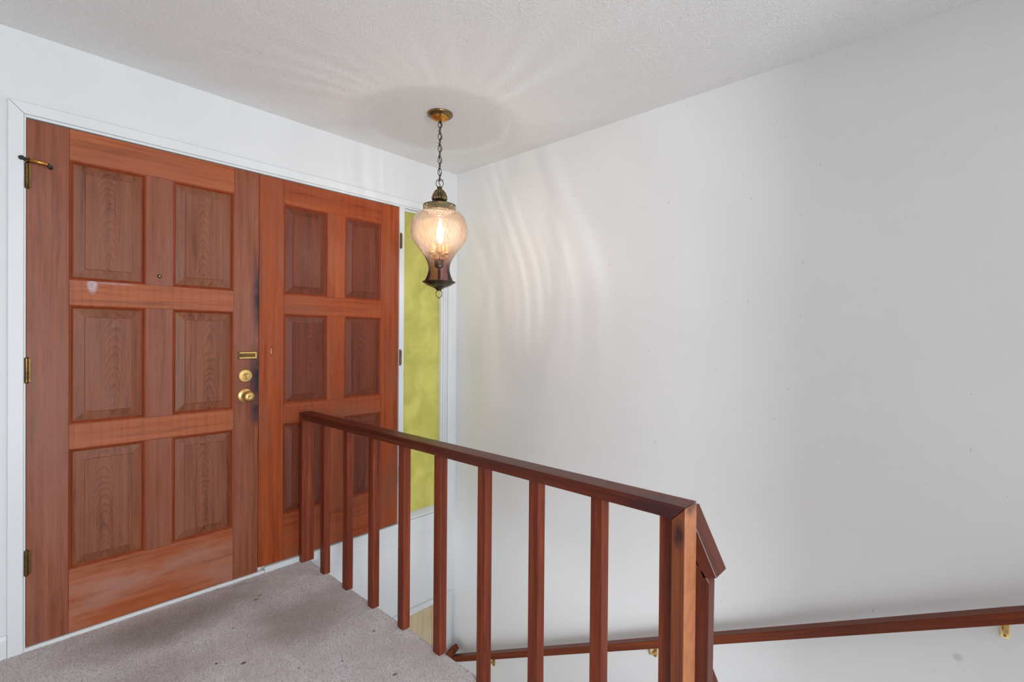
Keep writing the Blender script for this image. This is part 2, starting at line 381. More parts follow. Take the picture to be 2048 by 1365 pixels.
t.l.new(em.outputs[0], t.out.inputs['Surface']); M_FIL = t.m

# ------------------------------------------------------------------ the shell
FL_X0, FL_Y0 = -1.7, -4.4
DX0, DXM, DX1 = 0.118, 0.971, 1.820      # door edges
OX0, OX1, OZ1 = 0.098, 2.222, 2.090      # rough opening for doors and sidelight
LX0, LX1, LZ1 = 1.40, 2.215, -0.604      # lower door opening
bm = bmesh.new()
T = 0.16
box(bm, FL_X0, OX0, 0, T, -0.25, ZC); box(bm, OX0, OX1, 0, T, OZ1, ZC); box(bm, OX1, XR, 0, T, -0.25, ZC)
box(bm, OX0, OX1, 0, T, -0.25, -0.03)
box(bm, FL_X0, LX0, 0, T, ZL, -0.25); box(bm, LX0, LX1, 0, T, LZ1, -0.25); box(bm, LX1, XR, 0, T, ZL, -0.25)
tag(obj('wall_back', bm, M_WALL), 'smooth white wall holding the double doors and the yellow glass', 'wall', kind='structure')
bm = bmesh.new(); box(bm, XR, XR+0.14, FL_Y0, T, ZL-0.1, ZC)
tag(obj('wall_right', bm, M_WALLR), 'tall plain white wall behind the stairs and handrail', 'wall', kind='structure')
bm = bmesh.new(); box(bm, FL_X0, XR+0.14, FL_Y0, T, ZC, ZC+0.12)
tag(obj('ceiling', bm, M_CEIL), 'white stippled ceiling from which the lantern hangs', 'ceiling', kind='structure')
# unseen partition, added to cast the shadow edge on the right wall
bm = bmesh.new(); box(bm, 1.13, 1.25, FL_Y0, -3.42, ZL, ZC)
tag(obj('wall_added_partition', bm, M_WALL), 'unseen white partition added to shade the near part of the right wall', 'wall', kind='structure')
bm = bmesh.new(); box(bm, FL_X0-0.12, FL_X0, FL_Y0, T, -0.16, ZC)  # out of view, added to cut the light coming from the left
tag(obj('wall_left_added', bm, M_WALLL), 'unseen taupe side wall added to dim light from the left', 'wall', kind='structure')
# landing slab, carpeted with a rolled nosing
EX = 1.236
bm = bmesh.new()
prof = [(FL_X0, -0.16), (EX, -0.16), (EX, -0.022)]
for k in range(1, 7):
    a = PI/2*k/6; prof.append((EX-0.022+0.022*math.cos(a), -0.022+0.022*math.sin(a)))
prof.append((FL_X0, 0.0))
A = [bm.verts.new((x, FL_Y0, z)) for x, z in prof]; B = [bm.verts.new((x, -0.002, z)) for x, z in prof]
bm.faces.new(A); bm.faces.new(B[::-1])
for i in range(len(prof)):
    j = (i+1) % len(prof); bm.faces.new((A[i], B[i], B[j], A[j]))
bmesh.ops.recalc_face_normals(bm, faces=list(bm.faces))
tag(obj('floor', bm, M_CARPET), 'worn grey-mauve carpet of the entry landing with dark spots', 'floor', kind='structure')
# carpet pile: short leaning tufts over the part of the landing that is seen
import numpy as np
rng = np.random.default_rng(3); step = 0.0042
gx, gy_ = np.meshgrid(np.arange(0.0, EX-0.006, step), np.arange(-1.78, -0.012, step))
gx = gx.ravel()+rng.uniform(-0.0018, 0.0018, gx.size); gy_ = gy_.ravel()+rng.uniform(-0.0018, 0.0018, gy_.size); nt = gx.size
hh = rng.uniform(0.0016, 0.0046, nt); ro = rng.uniform(0, 2*PI, nt); wd = rng.uniform(0.0017, 0.0027, nt)
z0_ = np.where(gx > EX-0.022, -0.022+np.sqrt(np.maximum(0.022**2-(gx-EX+0.022)**2, 0)), 0.0)-0.0005
vv = np.zeros((nt, 4, 3))
for k in range(3): vv[:, k] = np.stack([gx+wd*np.cos(ro+k*2*PI/3), gy_+wd*np.sin(ro+k*2*PI/3), z0_], 1)
vv[:, 3] = np.stack([gx+rng.uniform(-0.002, 0.002, nt), gy_+rng.uniform(-0.002, 0.002, nt), z0_+hh], 1)
vv = vv.reshape(-1, 3)
ft = np.array([(0, 1, 3), (1, 2, 3), (2, 0, 3)])[None]+(np.arange(nt)*4)[:, None, None]; ft = ft.reshape(-1, 3)
me = bpy.data.meshes.new('carpet_pile'); me.vertices.add(len(vv)); me.vertices.foreach_set('co', vv.ravel())
me.loops.add(ft.size); me.loops.foreach_set('vertex_index', ft.ravel().astype(np.int32))
me.polygons.add(len(ft)); me.polygons.foreach_set('loop_start', np.arange(0, ft.size, 3, dtype=np.int32)); me.polygons.foreach_set('loop_total', np.full(len(ft), 3, dtype=np.int32))
me.update(); me.materials.append(M_CARPET)
at_ = me.attributes.new('tuft', 'FLOAT', 'POINT'); at_.data.foreach_set('value', np.repeat(rng.uniform(0, 1, nt)**2.2, 4).astype(np.float32))
pile = bpy.data.objects.new('carpet_pile', me); COL.objects.link(pile); pile.parent = bpy.data.objects['floor']; pile['kind'] = 'stuff'
# wall below the landing edge, lower floor, stairs
bm = bmesh.new(); box(bm, 1.10, 1.22, FL_Y0, -3.3, ZL, -0.16)
tag(obj('wall_stair', bm, M_WALL), 'white wall under the edge of the landing', 'wall', kind='structure')
bm = bmesh.new(); box(bm, FL_X0, XR, FL_Y0, T, ZL-0.1, ZL)
tag(obj('floor_lower', bm, M_CARPET2), 'carpeted floor at the foot of the stairs', 'floor', kind='structure')
st = empty('staircase', (1.22, -0.25, ZL)); tag(st, 'grey carpeted stairs going down beside the white wall', 'stairs', kind='structure')
rise, tread = 0.1506, 0.30
for k in range(1, 14):
    y1 = -0.25-(k-1)*tread; z1 = ZL+k*rise
    bxo('step', (1.22, XR, y1-tread, y1, max(ZL, z1-0.45), z1), M_CARPET2, st, 0.008)
# baseboard left of the door casing
bm = bmesh.new(); prism(bm, [(-0.012, 0.0), (0.0, 0.0), (0.0, 0.085), (-0.006, 0.085), (-0.012, 0.07)], 0, FL_X0, 0.066)
tag(obj('baseboard_back', bm, M_TRIM), 'low white baseboard left of the door casing', 'baseboard', kind='structure')

# ------------------------------------------------------------------ casing, jambs, threshold
tr1 = empty('trim_1', (0.09, 0, 0)); tag(tr1, 'white mitred casing round the double doors and yellow glass', 'door casing', kind='structure')
cy0, cy1 = -0.016, 0.0
def casing(poly):
    bm = bmesh.new(); prism(bm, poly, 1, cy0, cy1); bev(bm, 0.0015); return obj('casing_board', bm, M_TRIM, tr1)
casing([(0.067, 0.0), (0.110, 0.0), (0.110, 2.082), (0.067, 2.126)])
casing([(0.068, 2.1265), (0.1105, 2.0835), (2.2225, 2.0835), (2.274, 2.1265)])
casing([(2.2225, -0.03), (2.274, -0.03), (2.274, 2.125), (2.2225, 2.082)])
bxo('jamb', (0.100, 0.1165, -0.006, 0.15, 0.0, 2.09), M_TRIM, tr1, 0.001)
bxo('jamb', (0.1165, 2.215, -0.004, 0.15, 2.074, 2.09), M_TRIM, tr1, 0.001)
bxo('jamb', (2.207, 2.2215, -0.006, 0.15, 0.0, 2.074), M_TRIM, tr1, 0.001)
bxo('mullion', (1.8215, 1.858, -0.006, 0.13, 0.02, 2.074), M_TRIM, tr1, 0.0015)
tr2 = empty('trim_2', (0.1, 0, -0.03)); tag(tr2, 'chipped white threshold board under the double doors', 'threshold', kind='structure')
bxo('sill_board', (0.100, 1.000, -0.010, 0.14, -0.028, 0.013), M_TRIM, tr2, 0.0015)
bxo('sill_board', (1.002, 2.205, -0.012, 0.14, -0.028, 0.028), M_TRIM, tr2, 0.0015)
bxo('apron_board', (EX+0.004, 2.2215, -0.006, 0.0, -0.075, -0.029), M_TRIM, tr2, 0.001)

# ------------------------------------------------------------------ sidelight
w1 = empty('window_1', (2.03, 0.03, 0.03)); tag(w1, 'tall narrow sidelight of mottled yellow glass beside the doors', 'window', kind='structure')
gy = 0.034
bxo('pane', (1.856, 2.196, gy, gy+0.006, 0.046, 2.074), M_YGLASS, w1)
def stop(b): bxo('glazing_bead', b, M_TRIM, w1, 0.0015)
stop((2.178, 2.206, 0.008, gy-0.001, 0.06, 2.072)); stop((2.192, 2.206, -0.003, 0.0075, 0.06, 2.072))
bm = bmesh.new(); prism(bm, [(-0.006, 0.030), (gy-0.001, 0.030), (gy-0.001, 0.066), (0.016, 0.060), (-0.006, 0.044)], 0, 1.8585, 2.206)
obj('window_sill', bm, M_TRIM, w1)
stop((1.8585, 2.206, 0.018, gy-0.001, 2.060, 2.073))

# ------------------------------------------------------------------ double doors
def panel_mesh(bm, x0, x1, z0, z1, yf):
    """raised panel: bevelled border rising to a flat field"""
    def ring(i, y): return [bm.verts.new(c) for c in ((x0+i, y, z0+i), (x1-i, y, z0+i), (x1-i, y, z1-i), (x0+i, y, z1-i))]
    R = [ring(0.0, yf+0.014), ring(0.037, yf+0.0045), ring(0.0385, yf+0.0015)]
    for a, b in zip(R, R[1:]):
        for i in range(4): bm.faces.new((a[i], a[(i+1)%4], b[(i+1)%4], b[i]))
    bm.faces.new(R[-1]); back = ring(0.0, yf+0.03)
    for i in range(4): bm.faces.new((R[0][(i+1)%4], R[0][i], back[i], back[(i+1)%4]))
    bm.faces.new(back[::-1]); bmesh.ops.recalc_face_normals(bm, faces=list(bm.faces))
def mould_mesh(bm, x0, x1, z0, z1, yf):
    prof = [(0.0, -0.0002), (0.0035, 0.0012), (0.007, 0.0045), (0.0095, 0.010), (0.0125, 0.0125), (0.0125, 0.016), (0.0, 0.016)]
    R = [[bm.verts.new(c) for c in ((x0+i, yf+y, z0+i), (x1-i, yf+y, z0+i), (x1-i, yf+y, z1-i), (x0+i, yf+y, z1-i))] for i, y in prof]
    for k in range(len(R)):
        a, b = R[k], R[(k+1) % len(R)]
        for i in range(4): bm.faces.new((a[i], a[(i+1)%4], b[(i+1)%4], b[i]))
    bmesh.ops.recalc_face_normals(bm, faces=list(bm.faces))
def make_door(name, label, x0, x1, z0, cols, mats, yf):
    MV, MLOCK, MH, MRAIL, MP, MBOT = mats
    d = empty(name, (x0, yf, z0)); tag(d, label, 'door', kind='structure')
    y1 = yf+0.042; zt = 2.070; e = 0.0005
    rows = [(0.270, 0.765), (0.866, 1.355), (1.458, 1.946)]
    a0, a1, b0, b1 = cols
    bxo('stile', (x0, a0-e, yf, y1, z0, zt), MV, d, 0.0009)
    bxo('stile', (b1+e, x1, yf, y1, z0, zt), MLOCK, d, 0.0009)
    for i, (p, q) in enumerate([(z0, rows[0][0]), (rows[0][1], rows[1][0]), (rows[1][1], rows[2][0]), (rows[2][1], zt)]):
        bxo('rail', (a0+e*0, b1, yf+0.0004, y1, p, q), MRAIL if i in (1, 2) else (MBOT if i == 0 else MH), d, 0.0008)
    for (p, q) in rows:
        bxo('muntin', (a1, b0, yf+0.0006, y1, p+e, q-e), MV, d, 0.0008)
        for (u, w) in ((a0, a1), (b0, b1)):
            bm = bmesh.new(); panel_mesh(bm, u+0.011, w-0.011, p+0.011, q-0.011, yf)
            pn = obj('panel', bm, MP, d, origin=((u+w)/2, yf, (p+q)/2))
            bm = bmesh.new(); mould_mesh(bm, u+0.0003, w-0.0003, p+0.0003, q-0.0003, yf)
            obj('moulding', bm, M_MOULD, pn)
    return d
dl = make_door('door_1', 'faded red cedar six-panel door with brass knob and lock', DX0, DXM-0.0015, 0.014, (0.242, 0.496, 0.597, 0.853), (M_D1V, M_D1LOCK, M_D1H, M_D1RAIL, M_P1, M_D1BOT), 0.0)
dr = make_door('door_2', 'redder cedar six-panel door without a knob beside the yellow glass', DXM+0.0015, DX1, 0.031, (1.098, 1.347, 1.449, 1.697), (M_D2V, M_D2V, M_D2H, M_D2H, M_P2, M_D2H), 0.004)
bxo('astragal', (DXM-0.012, DXM+0.012, 0.044, 0.056, 0.035, 2.068), M_D2V, dr)   # strip that closes the joint from outside

def lathe_y(prof, c, n=32):
    """lathe about an axis that points out of the door (-y); prof = (radius, distance out)"""
    bm = bmesh.new(); lathe(bm, prof, n)
    for q in bm.verts: x, y, z = q.co; q.co = (c[0]+x, c[1]-z, c[2]+y)
    bmesh.ops.recalc_face_normals(bm, faces=list(bm.faces)); return bm
# knob
kx = 0.906; kz = 0.931
k = obj('door_knob', lathe_y([(0.035, 0), (0.035, 0.003), (0.031, 0.006), (0.024, 0.0075), (0.0155, 0.012), (0.0135, 0.02), (0.0135, 0.03), (0.018, 0.034), (0.0245, 0.040), (0.0275, 0.049), (0.0262, 0.058), (0.020, 0.065), (0.012, 0.068), (0.0085, 0.0675), (0.0, 0.0672)], (kx, 0, kz), 40), M_BRASS, dl); smooth_angle(k, 50); k['label'] = 'round brass door knob on a round plate'
b = bmesh.new(); box(b, kx-0.006, kx+0.006, -0.0685, -0.066, kz-0.0012, kz+0.0012); obj('key_button', b, M_BRASSD, k)
k = obj('deadbolt', lathe_y([(0.033, 0), (0.033, 0.004), (0.030, 0.0072), (0.014, 0.0085), (0.0125, 0.0105), (0, 0.0110)], (kx, 0, 1.032), 40), M_BRASS, dl); smooth_angle(k, 20); k['label'] = 'round brass deadbolt with a thumb turn'
bm = bmesh.new(); prism(bm, [(kx-0.012, 1.043), (kx-0.002, 1.040), (kx+0.004, 1.046), (kx+0.013, 1.044), (kx+0.010, 1.034), (kx+0.0075, 1.015), (kx+0.001, 1.014), (kx-0.004, 1.030)], 1, -0.030, -0.0105); bev(bm, 0.002)
obj('thumb_turn', bm, M_BRASS, k)
# chain-lock slide plate
bm = bmesh.new(); box(bm, 0.872, 0.961, -0.003, 0.0, 1.117, 1.155); bev(bm, 0.001); pl = obj('chain_slide', bm, M_BRASSD, dl); pl['label'] = 'brass slide plate of a door chain'
for (a, b_) in ((1.119, 1.127), (1.145, 1.153)): bxo('slide_bar', (0.876, 0.959, -0.009, -0.003, a, b_), M_BRASS, pl, 0.0015)
bxo('slide_bar', (0.950, 0.959, -0.009, -0.003, 1.1275, 1.1445), M_BRASS, pl, 0.0015)
bxo('slide_bar', (0.880, 0.949, -0.0065, -0.003, 1.133, 1.139), M_BRASSD, pl, 0.001)
# peephole
k = obj('peephole', lathe_y([(0.0085, 0), (0.0085, 0.002), (0.0062, 0.0038), (0.0045, 0.0035), (0.0, 0.003)], (0.5455, 0.0, 1.501), 20), M_CHAIN, dl); smooth_angle(k)
obj('lens', lathe_y([(0.0035, 0.0034), (0.0025, 0.0046), (0, 0.005)], (0.5455, 0.0, 1.501), 12), M_BRASS, k)
# marks where the chain was screwed to the other door
for z in (1.176, 1.136): obj('screw_hole', lathe_y([(0.0032, 0.0), (0.0028, 0.0006), (0, 0.0006)], (1.034, 0.0039, z), 10), M_DARK, dr)
bxo('scratch', (1.0325, 1.0345, 0.0034, 0.0042, 1.140, 1.170), M_LDOOR, dr)
# hinges
def hinge(d, x, zc, m, side, y):
    bm = bmesh.new(); lathe(bm, [(0.0062, zc-0.046), (0.0062, zc+0.046)], 14, (x, y)); h = obj('hinge', bm, m, d); smooth_angle(h)
    for dz in (-0.0275, -0.0095, 0.0085, 0.0265):
        bm = bmesh.new(); lathe(bm, [(0.0066, zc+dz), (0.0066, zc+dz+0.001)], 12, (x, y)); obj('knuckle_joint', bm, M_DARK, h)
    bm = bmesh.new(); lathe(bm, [(0.0, zc-0.052), (0.004, zc-0.050), (0.0068, zc-0.0465), (0.0068, zc-0.046)], 12, (x, y)); obj('hinge_pin', bm, m, h, smooth=True)
    bm = bmesh.new(); lathe(bm, [(0.0068, zc+0.046), (0.0068, zc+0.0465), (0.004, zc+0.050), (0, zc+0.052)], 12, (x, y)); obj('hinge_pin', bm, m, h, smooth=True)
    bxo('hinge_leaf', (min(x, x+side*0.012), max(x, x+side*0.012), y+0.002, y+0.006, zc-0.044, zc+0.044), m, h)
    return h
for z in (1.848, 1.094, 0.345): hinge(dl, 0.1185, z, M_BRASSD, 1, -0.0095)
for z in (1.854, 1.103, 0.351): hinge(dr, 1.8265, z, M_BRASSD, 1, -0.0125)
# hinge-pin door stop
bm = bmesh.new(); tube(bm, [(0.1185, -0.012, 1.907), (0.15, -0.024, 1.904), (0.176, -0.028, 1.900)], [0.0075, 0.0062, 0.0068], 10)
ds = obj('hinge_stop', bm, M_GOLD, dl, smooth=True); ds['label'] = 'brass hinge-pin door stop with dark rubber tips'
bm = bmesh.new(); tube(bm, [(0.1185, -0.0095, 1.901), (0.1185, -0.0095, 1.915)], 0.010, 14); obj('stop_ring', bm, M_BRASSD, ds)
bm = bmesh.new(); tube(bm, [(0.177, -0.026, 1.8995), (0.183, -0.014, 1.8975), (0.186, -0.001, 1.896)], [0.0065, 0.0072, 0.008], 12); obj('rubber_tip', bm, M_RUBBER, ds, smooth=True)
bm = bmesh.new(); tube(bm, [(0.1185, -0.012, 1.908), (0.105, -0.022, 1.909), (0.105, -0.024, 1.910), (0.101, -0.0175, 1.910)], [0.006, 0.007, 0.008, 0.008], 12); obj('rubber_tip', bm, M_RUBBER, ds, smooth=True)

# ------------------------------------------------------------------ lower door at the foot of the stairs
d3 = empty('door_3', (1.8, 0.03, ZL)); tag(d3, 'plain pale wooden door low behind the balusters with white casing', 'door', kind='structure')
bxo('door_leaf', (LX0+0.02, 2.135, 0.035, 0.07, ZL+0.01, LZ1-0.006), M_LDOOR, d3, 0.001)
bxo('jamb', (2.137, 2.180, 0.012, 0.14, ZL, LZ1), M_LDOOR, d3, 0.001)
bxo('casing_board', (2.181, 2.274, -0.014, 0.14, ZL, LZ1), M_TRIM, d3, 0.0015)
bxo('casing_board', (LX0-0.02, 2.274, -0.014, 0.03, LZ1+0.0005, -0.566), M_TRIM, d3, 0.0015)
bxo('casing_board', (LX0-0.02, LX0+0.018, -0.014, 0.14, ZL, LZ1), M_TRIM, d3, 0.0015)

# ------------------------------------------------------------------ landing railing
RX0, RX1, RZ = 1.180, 1.250, 0.818; RCX = 0.5*(RX0+RX1); TH = 0.037
rl = empty('landing_railing', (RCX, 0, 0)); tag(rl, 'red-brown wooden landing railing with square balusters and mitred top rail', 'railing')
yE, yN = -0.006, -2.172
bm = bmesh.new(); prism(bm, [(yE, RZ), (yN, RZ), (yN+TH, RZ-TH), (yE-TH, RZ-TH)], 0, RX0, RX1); bev(bm, 0.0018)
obj('top_rail', bm, M_RAILY, rl)
g = 0.0006
bm = bmesh.new(); prism(bm, [(yN, RZ-g*2), (yN+TH, RZ-TH-g*2), (yN+TH, -0.10), (yN, -0.10)], 0, RX0+0.0004, RX1-0.0004); bev(bm, 0.002)
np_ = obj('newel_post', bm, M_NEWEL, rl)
bm = bmesh.new(); prism(bm, [(yE, RZ-g*2), (yE-TH, RZ-TH-g*2), (yE-TH, 0.001), (yE, 0.001)], 0, RX0+0.0004, RX1-0.0004); bev(bm, 0.002)
obj('end_post', bm, M_BAL, rl)
bx0, bw, bd = 1.2005, 0.0355, 0.0405
bal = None
for yf in (-0.254, -0.485, -0.718, -0.955, -1.196, -1.443, -1.684, -1.921, -2.134):
    if bal is None:
        bm = bmesh.new(); box(bm, bx0, bx0+bw, yf, yf+bd, -0.001, RZ-TH); bev(bm, 0.0016)
        bal = obj('baluster', bm, M_BAL, rl, origin=(bx0, yf, 0))
    else:
        c = bal.copy(); COL.objects.link(c); c.parent = rl; c.location = Vector((bx0, yf, 0))-rl.location
# short sloping stub and post on the stair side of the newel
dirv = Vector((0, -0.070, -0.148)).normalized(); nrm = Vector((0, -dirv.z, dirv.y)); nrm = Vector((0, dirv.z, -dirv.y)) if nrm.y > 0 else nrm
top = Vector((0, -2.150, 0.790)); L = 0.172; tk = 0.036
pts = [top, top+dirv*L, top+dirv*L-nrm*tk, top-nrm*tk]
pts = [top, top+dirv*L, top+dirv*(L-0.004)-nrm*tk, top+dirv*0.0-nrm*tk]
bm = bmesh.new(); prism(bm, [(p.y, p.z) for p in pts], 0, RX1+0.0005, RX1+0.071); bev(bm, 0.002)
obj('stub_rail', bm, M_STUB, rl)
bm = bmesh.new(); prism(bm, [(-2.206, 0.615), (-2.190, 0.640), (-2.165, 0.655), (-2.136, 0.662), (-2.136, -0.6), (-2.196, -0.6)], 0, RX1+0.0005, RX1+0.037); bev(bm, 0.002)
obj('stub_post', bm, M_STUBP, rl)
top = Vector((0, -2.186, 0.372)); tp2 = [top, top+dirv*0.15, top+dirv*0.15-nrm*tk, top-nrm*tk]
bm = bmesh.new(); prism(bm, [(p.y, p.z) for p in tp2], 0, RX1+0.0375, RX1+0.071); bev(bm, 0.002)
obj('stub_rail', bm, M_STUB, rl)

# ------------------------------------------------------------------ wall handrail
hz = lambda y: 0.393-0.5022*(y+2.8216)          # height of its front top edge
hr = empty('wall_handrail', (XR, -0.1, hz(-0.1))); tag(hr, 'sloping red-brown wooden handrail on brass brackets along the white wall', 'handrail')
HX0, HX1 = 2.205, 2.257
bm = bmesh.new(); ya, yb = -0.085, -4.3
prism(bm, [(ya, hz(ya)), (yb, hz(yb)), (yb, hz(yb)-0.040), (ya-0.0, hz(ya)-0.040)], 0, HX0, HX1); bev(bm, 0.003, 2)
obj('rail', bm, M_HAND, hr)
dv = Vector((0, 0.58, -0.81)); nv = Vector((0, 0.81, 0.58)); c0 = Vector((0, -0.118, hz(-0.118)+0.034))
e4 = [c0, c0+dv*0.125, c0+dv*0.125+nv*0.04, c0+nv*0.04]
bm = bmesh.new(); prism(bm, [(p.y, p.z) for p in e4], 0, HX0-0.001, HX1); bev(bm, 0.004, 2)
obj('end_block', bm, M_HAND, hr)
brk = None
for yb_ in (-0.408, -1.548, -2.785):
    z0 = hz(yb_)-0.040
    if brk is None:
        bm = bmesh.new(); tube(bm, [(HX0+0.03, yb_, z0+0.001), (HX0+0.03, yb_, z0-0.010), (HX0+0.040, yb_, z0-0.036), (HX0+0.065, yb_, z0-0.052), (XR-0.006, yb_, z0-0.054)], [0.006, 0.006, 0.0065, 0.0065, 0.008], 10)
        brk = obj('bracket', bm, M_BRASS, hr, origin=(XR, yb_, z0), smooth=True)
        bm = bmesh.new(); prism(bm, [(yb_+0.011*math.cos(a), z0-0.056+0.011*math.sin(a)+(0.018 if math.sin(a) >= 0 else -0.018)) for a in [2*PI*i/20 for i in range(20)]], 0, XR-0.006, XR-0.0003)
        bp = obj('wall_plate', bm, M_BRASS, brk)
        bm = bmesh.new(); box(bm, HX0+0.016, HX0+0.044, yb_-0.026, yb_+0.026, -0.002, 0.002)
        bmesh.ops.rotate(bm, verts=list(bm.verts), cent=(0, yb_, 0), matrix=Matrix.Rotation(-math.atan(0.5022), 3, 'X')); bmesh.ops.translate(bm, verts=list(bm.verts), vec=(0, 0, z0-0.0025))
        bs = obj('saddle', bm, M_BRASSD, brk)
        bm = bmesh.new(); tube(bm, [(XR-0.006, yb_, z0-0.075), (XR-0.0085, yb_, z0-0.075)], 0.004, 10); sw = obj('screw', bm, M_BRASSD, brk)
    else:
        c = brk.copy(); COL.objects.link(c); c.parent = hr; c.location = Vector((XR, yb_, z0))-hr.location
        for ch in (bp, bs, sw):
            q = ch.copy(); COL.objects.link(q); q.parent = c

# ------------------------------------------------------------------ hanging lantern
LX, LY = 1.620, -0.657
lamp = empty('hanging_lantern', (LX, LY, 1.436)); tag(lamp, 'hanging swag lantern with swirled pink glass and antique brass crown', 'pendant lamp')
C2 = (LX, LY)
bm = bmesh.new(); lathe(bm, [(0.0665, ZC), (0.0665, ZC-0.006), (0.064, ZC-0.010), (0.060, ZC-0.0115), (0.056, ZC-0.014), (0.046, ZC-0.0165), (0.0455, ZC-0.018), (0.0, ZC-0.018)], 64, C2)
cp = obj('ceiling_canopy', bm, M_CANOPY, lamp); smooth_angle(cp, 40)
bm = bmesh.new(); lathe(bm, [(0.044, ZC-0.018), (0.042, ZC-0.022), (0.034, ZC-0.028), (0.020, ZC-0.033), (0.010, ZC-0.036), (0.0, ZC-0.036)], 96, C2, lambda r, z, a: r*(1+0.05*math.cos(32*a)) if r > 0.012 else r)
q = obj('canopy_rosette', bm, M_GOLD, cp, smooth=True)
for a in (0.9, 4.05):
    bm = bmesh.new(); x, y = LX+0.047*math.cos(a), LY+0.047*math.sin(a); lathe(bm, [(0.0, ZC-0.031), (0.004, ZC-0.029), (0.005, ZC-0.024), (0.0035, ZC-0.016)], 12, (x, y)); obj('canopy_screw', bm, M_BRASSD, cp, smooth=True)
bm = bmesh.new(); tube(bm, [(LX+0.008*math.cos(a), LY+0.008*math.sin(a), ZC-0.042+0.008*math.sin(a*1.0)) for a in [0]] + [(LX, LY, ZC-0.036), (LX, LY, ZC-0.044)], 0.004, 8); obj('canopy_loop', bm, M_CHAIN, cp)
# chain: oval links, turned by a quarter each time, the flex woven through
z_top, z_bot, pitch_l = ZC-0.040, 2.052, 0.0338
n_l = 10; pitch_l = (z_top-z_bot)/n_l
vx, vy = 0.677, -0.736                                   # across the view, so that every second link is seen face on
link_proto = None
for i in range(n_l):
    zc = z_top-(i+0.5)*pitch_l
    if link_proto is None:
        bm = bmesh.new(); hl, hw = pitch_l*0.5+0.0022, 0.0098
        pp = [(hw*math.cos(a), 0, hl*math.sin(a)) for a in [2*PI*k/20 for k in range(20)]]
        tube(bm, pp, 0.0019, 7, closed=True)
        link_proto = obj('chain_link', bm, M_CHAIN, None, origin=(0, 0, 0), smooth=True); c = link_proto
    else:
        c = link_proto.copy(); COL.objects.link(c)
    c.parent = lamp; c.location = Vector((LX, LY, zc))-lamp.location
    c.rotation_euler = (0, 0, math.atan2(vy, vx)+(PI/2*0.92 if i % 2 else 0.25))
bm = bmesh.new(); tube(bm, [(LX+0.006*math.sin(k*PI/2)*vx, LY+0.006*math.sin(k*PI/2)*vy, z_top-k*(z_top-2.0)/22) for k in range(23)], 0.0022, 6)
obj('flex', bm, M_CHAIN, lamp, smooth=True)
# scrolled hook above the crown
def across(u, z, w=0.0): return (LX+u*vx-w*vy, LY+u*vy+w*vx, z)
for s in (-1, 1):
    bm = bmesh.new(); tube(bm, [across(s*u, z) for u, z in ((0.004, 2.020), (0.012, 2.023), (0.0185, 2.031), (0.0195, 2.041), (0.014, 2.051), (0.007, 2.059), (0.003, 2.063))], 0.0022, 8); hk = obj('hook_scroll', bm, M_ANT, lamp, smooth=True)
    bm = bmesh.new(); bmesh.ops.create_uvsphere(bm, u_segments=10, v_segments=8, radius=0.0033, matrix=Matrix.Translation(across(s*0.0155, 2.0555))); obj('hook_bead', bm, M_ANT, hk, smooth=True)
# crown: collar, gadrooned dome, tuck, cap
bm = bmesh.new(); lathe(bm, [(0.0, 2.022), (0.010, 2.022), (0.0145, 2.019), (0.0145, 2.015), (0.011, 2.012), (0.0115, 2.008)], 32, C2); o = obj('crown_collar', bm, M_ANT, lamp); smooth_angle(o)
prof = [(0.0115, 2.009), (0.019, 2.004), (0.028, 1.993), (0.0345, 1.980), (0.0385, 1.966), (0.0395, 1.958), (0.037, 1.951), (0.031, 1.946)]
bm = bmesh.new(); lathe(bm, prof, 112, C2, lambda r, z, a: r*(1+0.15*(abs(math.cos(7*a))-0.6)) if r > 0.013 else r); o = obj('crown_dome', bm, M_ANT, lamp); smooth_angle(o, 60); o['label'] = 'ribbed antique brass dome'
bm = bmesh.new(); lathe(bm, [(0.031, 1.9465), (0.027, 1.942), (0.027, 1.938), (0.033, 1.933), (0.060, 1.929), (0.080, 1.926), (0.0845, 1.924), (0.0855, 1.921), (0.0845, 1.9185), (0.082, 1.9180), (0.08, 1.9205), (0.03, 1.9272), (0.0, 1.9275)], 72, C2); o = obj('crown_cap', bm, M_ANT, lamp); smooth_angle(o, 40)
# pierced gallery band
bm = bmesh.new(); zt_, zb_, rb = 1.919, 1.892, 0.0835; nb = 26
for s in (-1, 1):
    for i in range(nb):
        a0 = 2*PI*i/nb; a1 = a0+s*2*PI/nb*1.5
        tube(bm, [(LX+rb*math.cos(a0+(a1-a0)*k/3), LY+rb*math.sin(a0+(a1-a0)*k/3), zt_+(zb_-zt_)*k/3) for k in range(4)], 0.0013, 5, cap=False)
gal = obj('pierced_gallery', bm, M_ANT, lamp, smooth=True); gal['label'] = 'pierced lattice band around the rim'
bm = bmesh.new(); tube(bm, [(LX+0.0845*math.cos(a), LY+0.0845*math.sin(a), 1.891) for a in [2*PI*k/64 for k in range(64)]], 0.0026, 8, closed=True); obj('gallery_rim', bm, M_ANT, gal, smooth=True)
